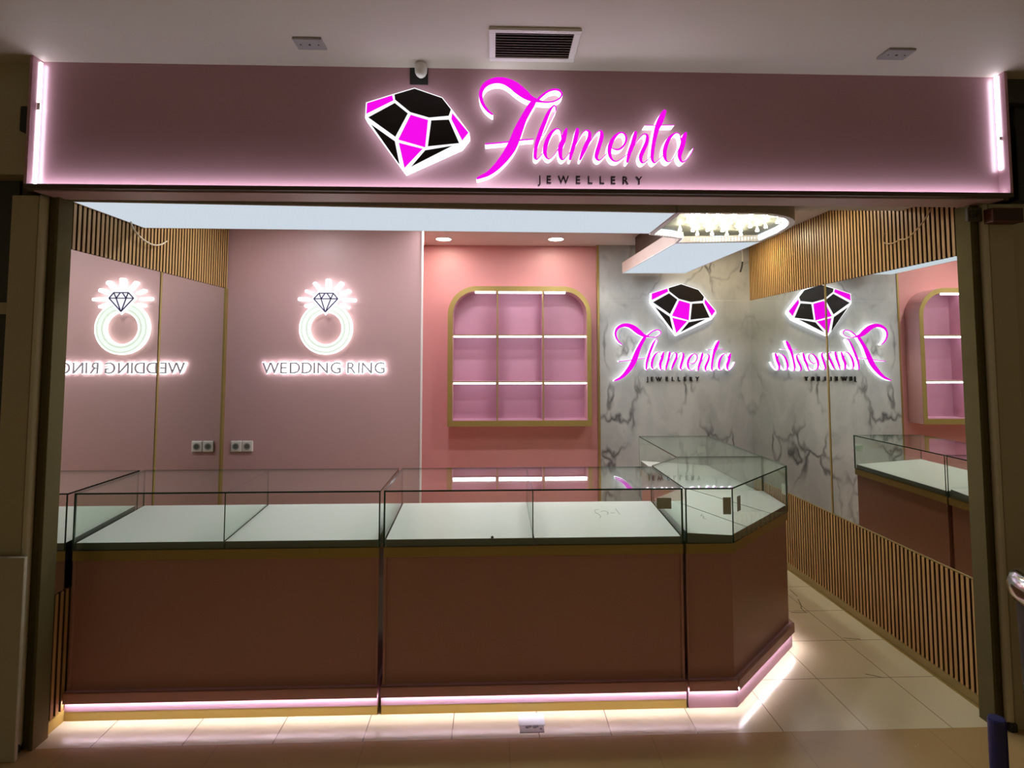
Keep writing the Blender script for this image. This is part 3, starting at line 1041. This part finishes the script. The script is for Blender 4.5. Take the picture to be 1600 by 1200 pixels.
def arch_frame(o, i, y0, y1, m, mf):
    mb = MB()
    n = len(o)
    vo = [[mb.bm.verts.new((x, y, z)) for x, z in o] for y in (y0, y1)]
    vi = [[mb.bm.verts.new((x, y, z)) for x, z in i] for y in (y0, y1)]
    a, b = mb.mi(m), mb.mi(mf)
    for k in range(n):
        j = (k + 1) % n
        for q, mi in (((vo[0][k], vo[0][j], vi[0][j], vi[0][k]), b), ((vo[1][k], vi[1][k], vi[1][j], vo[1][j]), a),
                      ((vo[0][k], vo[1][k], vo[1][j], vo[0][j]), a), ((vi[0][k], vi[0][j], vi[1][j], vi[1][k]), a)):
            f = mb.bm.faces.new(q); f.material_index = mi
    return mb


O = arch(SX0, SX1, SZ0, SZ1, R)
I = arch(SX0 + .042, SX1 - .036, SZ0 + .046, SZ1 - .042, R - .04)
arch_frame(O, I, YS0 + .004, YS1, M_SHELFSIDE, M_GOLD).build('case', t)
arch_frame(O, I, YS0, YS0 + .004, M_GOLD, M_GOLD).build('front_frame', t)
MB().plate(I, YS1 - .012, YS1 - .002, M_SHELFIN).build('back_panel', t)
VX = [.036, .417]
HZ = [1.768, 1.382]
ix0, ix1 = SX0 + .042, SX1 - .036
for x in VX:
    box(x - .0055, x + .0055, YS0 + .001, YS0 + .006, SZ0 + .046, SZ1 - .042, M_GOLD).build('divider_edge', t)
    box(x - .0055, x + .0055, YS0 + .006, YS1 - .012, SZ0 + .046, SZ1 - .042, M_SHELFIN).build('divider', t)
cols = [(ix0, VX[0] - .0055), (VX[0] + .0055, VX[1] - .0055), (VX[1] + .0055, ix1)]
for z in HZ:
    for a, b in cols:
        o = box(a, b, YS0 + .008, YS1 - .012, z, z + .010, M_SHELFIN).build('shelf_board', t)
        box(a, b, YS0 + .003, YS0 + .008, z, z + .010, M_GOLD).build('shelf_edge', t)
        box(a + .008, b - .008, YS0 + .012, YS0 + .030, z - .014, z, M_LEDSHELF).build('led_strip', t)
for a, b in ((-.155, VX[0] - .010), cols[1], (VX[1] + .010, .610)):
    box(a + .005, b - .005, YS0 + .012, YS0 + .030, SZ1 - .058, SZ1 - .043, M_LEDSHELF).build('led_strip', t)
for a, b in cols:
    box(a, b, YS0 + .005, YS1 - .012, SZ0 + .046, SZ0 + .052, M_SHELFIN).build('bottom_board', t)

# ------------------------------------------------------------------ display counters
ZG0, ZG1 = .731, .986


def inset(poly, d):
    """offset a CCW polygon inward by d"""
    n = len(poly); out = []
    for i in range(n):
        p0, p1, p2 = Vector(poly[i - 1]), Vector(poly[i]), Vector(poly[(i + 1) % n])
        e1, e2 = (p1 - p0).normalized(), (p2 - p1).normalized()
        n1, n2 = Vector((-e1.y, e1.x)), Vector((-e2.y, e2.x))
        b = n1 + n2
        b = b / max(b.dot(n1), .2)
        out.append(tuple(p1 + b * d))
    return out


def pane(p, q, z0, z1, parent, name, th=.007, pale=False):
    """upright glass sheet along p-q, thickness to the left of the direction p->q"""
    p, q = Vector(p), Vector(q)
    e = (q - p).normalized(); nn = Vector((-e.y, e.x)) * th
    mb = MB()
    edge = M_GLASSEDGE2 if pale else M_GLASSEDGE
    mb.prism([tuple(p), tuple(q), tuple(q + nn), tuple(p + nn)], z0, z1, edge)
    mb.mi(M_GLASS)
    nd = Vector((nn.x, nn.y, 0)).normalized()
    mb.bm.normal_update()
    for f in mb.bm.faces:
        if abs(f.normal.dot(nd)) > .95: f.material_index = 1
    return mb.build(name, parent)


def counter(label, poly, fronts, splits=(), gold_kick=True, slope=None, opens=(), tray_joints=()):
    """poly CCW footprint; fronts = indices of customer-side edges; splits = divider lines"""
    cx = sum(p[0] for p in poly) / len(poly); cy = sum(p[1] for p in poly) / len(poly)
    t = thing('display_counter', label, 'counter', (cx, cy, 0))
    MB().prism(inset(poly, .014), .126, .686, M_COUNTER).build('cabinet_body', t)
    for i in fronts:
        p, q = Vector(poly[i]), Vector(poly[(i + 1) % len(poly)])
        e = (q - p).normalized(); nn = Vector((-e.y, e.x))

        def slab(s0, s1, z0, z1, d0=.006, d1=.0145):
            a, b = p + e * s0, p + e * s1
            MB().prism([tuple(a + nn * d0), tuple(b + nn * d0), tuple(b + nn * d1), tuple(a + nn * d1)], z0, z1, M_COUNTER).build('edge_stile', t, bevel=.0015)
        L_ = (q - p).length
        if gold_kick:
            slab(.004, .016, .126, .686); slab(L_ - .016, L_ - .004, .126, .686)
        elif i == 0:
            slab(.002, .012, .126, .686)
    MB().prism(inset(poly, .003), .686, ZG0, M_GOLD).build('gold_band', t, bevel=.001)
    for i in fronts:
        p, q = Vector(poly[i]), Vector(poly[(i + 1) % len(poly)])
        e = (q - p).normalized(); nn = Vector((-e.y, e.x))
        MB().prism([tuple(p - nn * .014), tuple(q - nn * .014), tuple(q + nn * .013), tuple(p + nn * .013)], .089, .124, M_COUNTER)\
            .prism([tuple(p - nn * .014), tuple(q - nn * .014), tuple(q - nn * .0112), tuple(p - nn * .0112)], .080, .0895, M_COUNTER).build('base_moulding', t, bevel=.001)
        MB().prism([tuple(p - nn * .010 + e * .004), tuple(q - nn * .010 - e * .004), tuple(q - nn * .004 - e * .004), tuple(p - nn * .004 + e * .004)], .0835, .0888, M_LEDPLINTH).build('led_strip', t)
    MB().prism(inset(poly, .0005), .040 if gold_kick else 0, .126, M_PLINTH).build('plinth', t)
    if gold_kick:
        MB().prism(inset(poly, .0015), 0, .040, M_GOLDBRIGHT).build('kick_strip', t)
    # trays
    fp, dv = slope
    ip = inset(poly, .012)
    polys = [ip]
    for (sx, sy, nx, ny) in list(splits) + list(tray_joints):     # clip by a line
        new = []
        for pl in polys:
            for sgn in (1, -1):
                out = []
                for i in range(len(pl)):
                    a, b = pl[i], pl[(i + 1) % len(pl)]
                    da = sgn * ((a[0] - sx) * nx + (a[1] - sy) * ny) - .004
                    db = sgn * ((b[0] - sx) * nx + (b[1] - sy) * ny) - .004
                    if da >= 0: out.append(a)
                    if (da >= 0) != (db >= 0):
                        u = da / (da - db); out.append((a[0] + (b[0] - a[0]) * u, a[1] + (b[1] - a[1]) * u))
                if len(out) > 2: new.append(out)
        polys = new
    for pl in polys:
        zt = [.762 + .038 * max(0, min(1, ((x - fp[0]) * dv[0] + (y - fp[1]) * dv[1]) / (dv[0] ** 2 + dv[1] ** 2))) for x, y in pl]
        MB().prism(pl, ZG0 + .001, .76, M_TRAYSIDE, mtop=M_TRAY, ztops=zt).build('display_tray', t)
    # glass
    n = len(poly)
    gp = inset(poly, .001)
    for i in range(n):
        if i in opens: continue
        p, q = Vector(gp[i]), Vector(gp[(i + 1) % n])
        e = (q - p).normalized()
        pane(tuple(p + e * .0075), tuple(q - e * .0005), ZG0, ZG1 - .0075, t, 'glass_pane')
    for (sx, sy, nx, ny) in splits:
        # divider pane across the unit
        hits = []
        for i in range(n):
            a, b = ip[i], ip[(i + 1) % n]
            da = (a[0] - sx) * nx + (a[1] - sy) * ny; db = (b[0] - sx) * nx + (b[1] - sy) * ny
            if (da >= 0) != (db >= 0):
                u = da / (da - db); hits.append((a[0] + (b[0] - a[0]) * u, a[1] + (b[1] - a[1]) * u))
        if len(hits) == 2:
            pane(hits[0], hits[1], .764, ZG1 - .009, t, 'glass_divider', th=.005)
    mb = MB()
    mb.prism(gp, ZG1 - .007, ZG1, M_GLASSEDGE, mtop=M_GLASS, mbot=M_GLASS)
    mb.build('glass_top', t)
    return t


Y0, Y1 = 2.650, 3.170
XA0, XA1, XB0, XB1 = XL + .0125, -.513, -.499, .885
counter('long pink display counter with glass top nearest the left mirror', [(XA0, Y0), (XA1, Y0), (XA1, Y1), (XA0, Y1)], [0], [(-1.214, 0, 1, 0)],
        slope=((0, Y0), (0, Y1 - Y0)), opens=(2,))
counter('long pink display counter with glass top in the middle, marked 57-1 on its tray', [(XB0, Y0), (XB1, Y0), (XB1, Y1), (XB0, Y1)], [0], [(.188, 0, 1, 0)],
        slope=((0, Y0), (0, Y1 - Y0)), opens=(2,))
counter('chamfered corner display counter with glass top at the bend', [(.893, Y0), (1.118, Y0), (1.655, 3.175), (1.655, 3.455), (1.12, 3.455), (.893, 3.20)], [0, 1, 2], [],
        gold_kick=False, slope=((1.4, 2.9), (-.3, .3)), opens=(3, 4), tray_joints=((1.057, 3.098, .857, .515), (1.22, 3.379, .813, .582)))
counter('pink display counter with glass top running back to the marble wall', [(1.12, 3.463), (1.655, 3.463), (1.655, 4.36), (1.12, 4.36)], [1], [],
        gold_kick=False, slope=((1.655, 0), (-.535, 0)), opens=(3,))

# stickers, writing and bits on the counters
for nm, lab, b_, m_ in (
        ('glass_sticker', 'grey rectangular sticker on the middle counter front glass', (.760, .829, Y0 - .0006, Y0 + .0004, .892, .942), M_STICKER),
        ('glass_sticker', 'grey upright sticker on the corner counter front glass', (1.072, 1.110, Y0 - .0006, Y0 + .0004, .864, .942), M_STICKER),
        ('glass_sticker', 'pale sticker at the outer side glass of the corner counter', (1.6545, 1.6556, 3.182, 3.242, .814, .872), M_TAG),
        ('glass_sticker', 'pale sticker on the far end glass of the side counter', (1.575, 1.638, 4.3595, 4.3606, .86, .905), M_TAG)):
    tag(box(*b_, m_).build(nm), lab, 'sticker')
m = MB()
p, q = Vector((1.118, Y0)), Vector((1.655, 3.175)); e = (q - p).normalized(); nn = Vector((-e.y, e.x))
a, b = p + e * .05, p + e * .09
m.prism([tuple(a - nn * .0006), tuple(b - nn * .0006), tuple(b + nn * .0004), tuple(a + nn * .0004)], .866, .936, M_STICKER)
tag(m.build('glass_sticker'), 'grey upright sticker on the slanted glass of the corner counter', 'sticker')


def tray_z(y): return .762 + .038 * (y - Y0) / (Y1 - Y0)


def scribble(strokes, name, label, w=.003):
    """thin pencil strokes lying on a tray: points are (x, y)"""
    mb = MB()
    for st in strokes:
        for (xa, ya), (xb, yb) in zip(st, st[1:]):
            d = Vector((xb - xa, yb - ya)); d = d.normalized() * w / 2
            za, zb = tray_z(ya) + .0004, tray_z(yb) + .0004
            vs = [mb.bm.verts.new(v) for v in ((xa - d.y, ya + d.x, za), (xa + d.y, ya - d.x, za), (xb + d.y, yb - d.x, zb), (xb - d.y, yb + d.x, zb))]
            vt = [mb.bm.verts.new((v.co.x, v.co.y, v.co.z + .0004)) for v in vs]
            mb.mi(M_PENCIL)
            for qd in ((0, 1, 2, 3),): mb.bm.faces.new([vs[k] for k in qd][::-1]); mb.bm.faces.new([vt[k] for k in qd])
            for k in range(4): mb.bm.faces.new((vs[k], vs[(k + 1) % 4], vt[(k + 1) % 4], vt[k]))
    return tag(mb.build(name), label, 'marking')


scribble([[(.558, 3.03), (.537, 3.022), (.534, 2.985), (.548, 2.962), (.552, 2.93), (.543, 2.905)],
          [(.565, 2.995), (.578, 3.01), (.596, 3.003), (.600, 2.975), (.590, 2.955)],
          [(.612, 2.975), (.632, 2.98)],
          [(.652, 3.04), (.655, 2.955)]], 'pencil_writing', 'faint pencil writing 57-1 on the middle counter white tray')
scribble([[(1.082, 2.945), (1.066, 2.925), (1.078, 2.915), (1.066, 2.89), (1.076, 2.875)]], 'pencil_mark', 'small dark pencil squiggle on the corner counter white tray', .004)
MB().lathe([(.007, ZG0 + .032), (.006, ZG0 + .038), (.002, ZG0 + .041)], (-.002, 2.668, 0), M_BLACKMATT, seg=10).build('debris_speck')
tag(bpy.data.objects['debris_speck'], 'tiny black speck at the front edge of the middle counter tray', 'speck')

# ------------------------------------------------------------------ sockets, cables
for xc, lab in ((-1.797, 'white round wall socket on the pink panel, next to the mirror'), (-1.719, 'white round wall socket on the pink panel, right one of the pair')):
    t = thing('wall_socket', lab, 'socket', (xc, YP, .93))
    box(xc - .0375, xc + .0375, YP - .012, YP, .932, 1.008, M_WHITEPLASTIC).build('face_plate', t, bevel=.006)
    MB().lathe([(.024, YP - .0145), (.024, YP - .012)], (xc, 0, .970), M_GREYPLATE, axis='Y', seg=20).build('socket_ring', t)
    MB().lathe([(.017, YP - .0155), (.017, YP - .0143)], (xc, 0, .970), mat('socket_hole', (.10, .11, .09), .5), axis='Y', seg=16).build('socket_well', t)
M_CABLE = mat('cream_cable', (.72, .62, .46), .5)
tag(MB().tube([(-1.862, 2.93, 2.31), (-1.858, 2.945, 2.265), (-1.856, 2.995, 2.231), (-1.855, 3.06, 2.212), (-1.855, 3.134, 2.208), (-1.86, 3.21, 2.228), (-1.866, 3.266, 2.256)], .0045, M_CABLE).build('cable'),
    'cream cable looping down against the slats on the left wall', 'cable')
tag(MB().tube([(2.20, 2.715, 2.384), (2.196, 2.735, 2.33), (2.195, 2.801, 2.27), (2.194, 2.893, 2.223), (2.195, 2.95, 2.226), (2.196, 3.013, 2.218), (2.198, 3.080, 2.238), (2.20, 3.078, 2.29)], .004, mat('tan_cable', (.50, .33, .16), .5)).build('cable'),
    'tan cable looping down against the slats on the right wall', 'cable')
t = thing('hanging_wire', 'short white and black wire hanging on the marble beside the right slats', 'wire', (2.17, 4.82, 2.33))
MB().tube([(2.17, 4.821, 2.53), (2.172, 4.82, 2.47), (2.171, 4.82, 2.42)], .006, M_WHITEPLASTIC).build('white_core', t)
MB().tube([(2.171, 4.82, 2.42), (2.165, 4.82, 2.38), (2.150, 4.82, 2.33)], .006, M_BLACKMATT).build('black_core', t)

# ------------------------------------------------------------------ things at the shop front
m = MB()
mm = [(-2.10, 2.405), (-1.885, 2.398), (-1.885, 2.416), (-2.10, 2.423)]
m.prism(mm, 0, .79, mat('old_white_board', (.40, .36, .27), .6))
o = m.build('standing_board', bevel=.003)
tag(o, 'pale worn board standing against the left pillar', 'board')
tag(MB().lathe([(.027, 0), (.027, .330), (.024, .338)], (1.760, 2.0, 0), M_BLUE, seg=24).build('blue_post', smooth=False), 'short dark blue post standing in front of the right pillar', 'post')
t = thing('litter_bin', 'round bin with a chrome rim cut off at the right edge of the view', 'bin', (2.035, 2.0, 0))
MB().lathe([(.120, 0), (.135, .70), (.135, .715)], (2.035, 2.0, 0), M_BLACKMATT, seg=32).build('bin_body', t, smooth=True)
MB().lathe([(.146, .712), (.158, .735), (.160, .765), (.150, .792), (.125, .806), (.05, .81)], (2.035, 2.0, 0), M_CHROME, seg=40).build('chrome_rim', t, smooth=True)
m = MB()
for pts_ in (((2.038, 3.925), (2.03, 3.811)), ((2.012, 3.77), (1.985, 3.69), (1.957, 3.63)), ((1.957, 3.63), (1.955, 3.575)), ((1.864, 3.581), (1.967, 3.577)), ((1.878, 2.895), (1.945, 2.859)), ((1.99, 3.256), (2.08, 3.238))):
    for (xa, ya), (xb, yb) in zip(pts_, pts_[1:]):
        d = Vector((xb - xa, yb - ya)).normalized() * .0025
        m.prism([(xa - d.y, ya + d.x), (xa + d.y, ya - d.x), (xb + d.y, yb - d.x), (xb - d.y, yb + d.x)], 0, .0006, mat('scuff_brown', (.12, .09, .05), .7))
tag(m.build('floor_scuff'), 'thin dark scuff marks on the cream tiles of the aisle', 'stain', kind='stuff')

t = thing('patch_plate', 'small pale square plate with dark smudges on the floor at the counter foot', 'floor plate', (.172, 2.57, 0))
box(.114, .228, 2.553, 2.636, 0, .002, mat('pale_tape', (.68, .72, .74), .15)).build('pale_film', t)
box(.117, .222, 2.507, 2.553, 0, .0015, mat('smudged_metal', (.17, .16, .13), .5)).build('smudged_strip', t)
for x, y, r in ((.150, 2.542, .009), (.163, 2.546, .007), (.183, 2.543, .010), (.195, 2.546, .006), (.209, 2.530, .006)):
    MB().lathe([(r, .0015), (r * .8, .0022)], (x, y, 0), M_BLACKMATT, seg=9).build('smudge', t)

# small lamp and bracket beside the fascia on the left
tag(MB().lathe([(.003, 2.465), (.010, 2.452), (.016, 2.430), (.014, 2.415), (.004, 2.412)], (-1.985, 2.455, 0), M_FLAME, seg=12).build('small_lamp', smooth=True),
    'tiny yellow glowing lamp on the wall left of the fascia', 'lamp')
tag(box(-1.985, -1.928, 2.38, 2.47, 2.54, 2.65, M_BLACKMATT).build('black_bracket', bevel=.008), 'small black bracket behind the left end of the fascia', 'bracket')

# phrases shared by things of one kind
for key, grp in (('ceiling_plate', 'grey ceiling plates'), ('glass_sticker', 'stickers on the counter glass'), ('wall_socket', 'wall sockets on the pink panel'),
                 ('wall_mirror', 'wall mirrors'), ('display_counter', 'display counters'), ('slat_cladding', 'oak slat panels'), ('side_pillar', 'pillars beside the opening'),
                 ('diamond_emblem', 'diamond emblems'), ('script_lettering', 'script letterings'), ('small_lettering', 'small letterings'),
                 ('ceiling_light_panel', 'dropped light panels'), ('cable', 'hanging cables'), ('downlight', 'round downlights')):
    for o in bpy.data.objects:
        if o.parent is None and o.name.split('.')[0] == key and 'group' not in o: o['group'] = grp
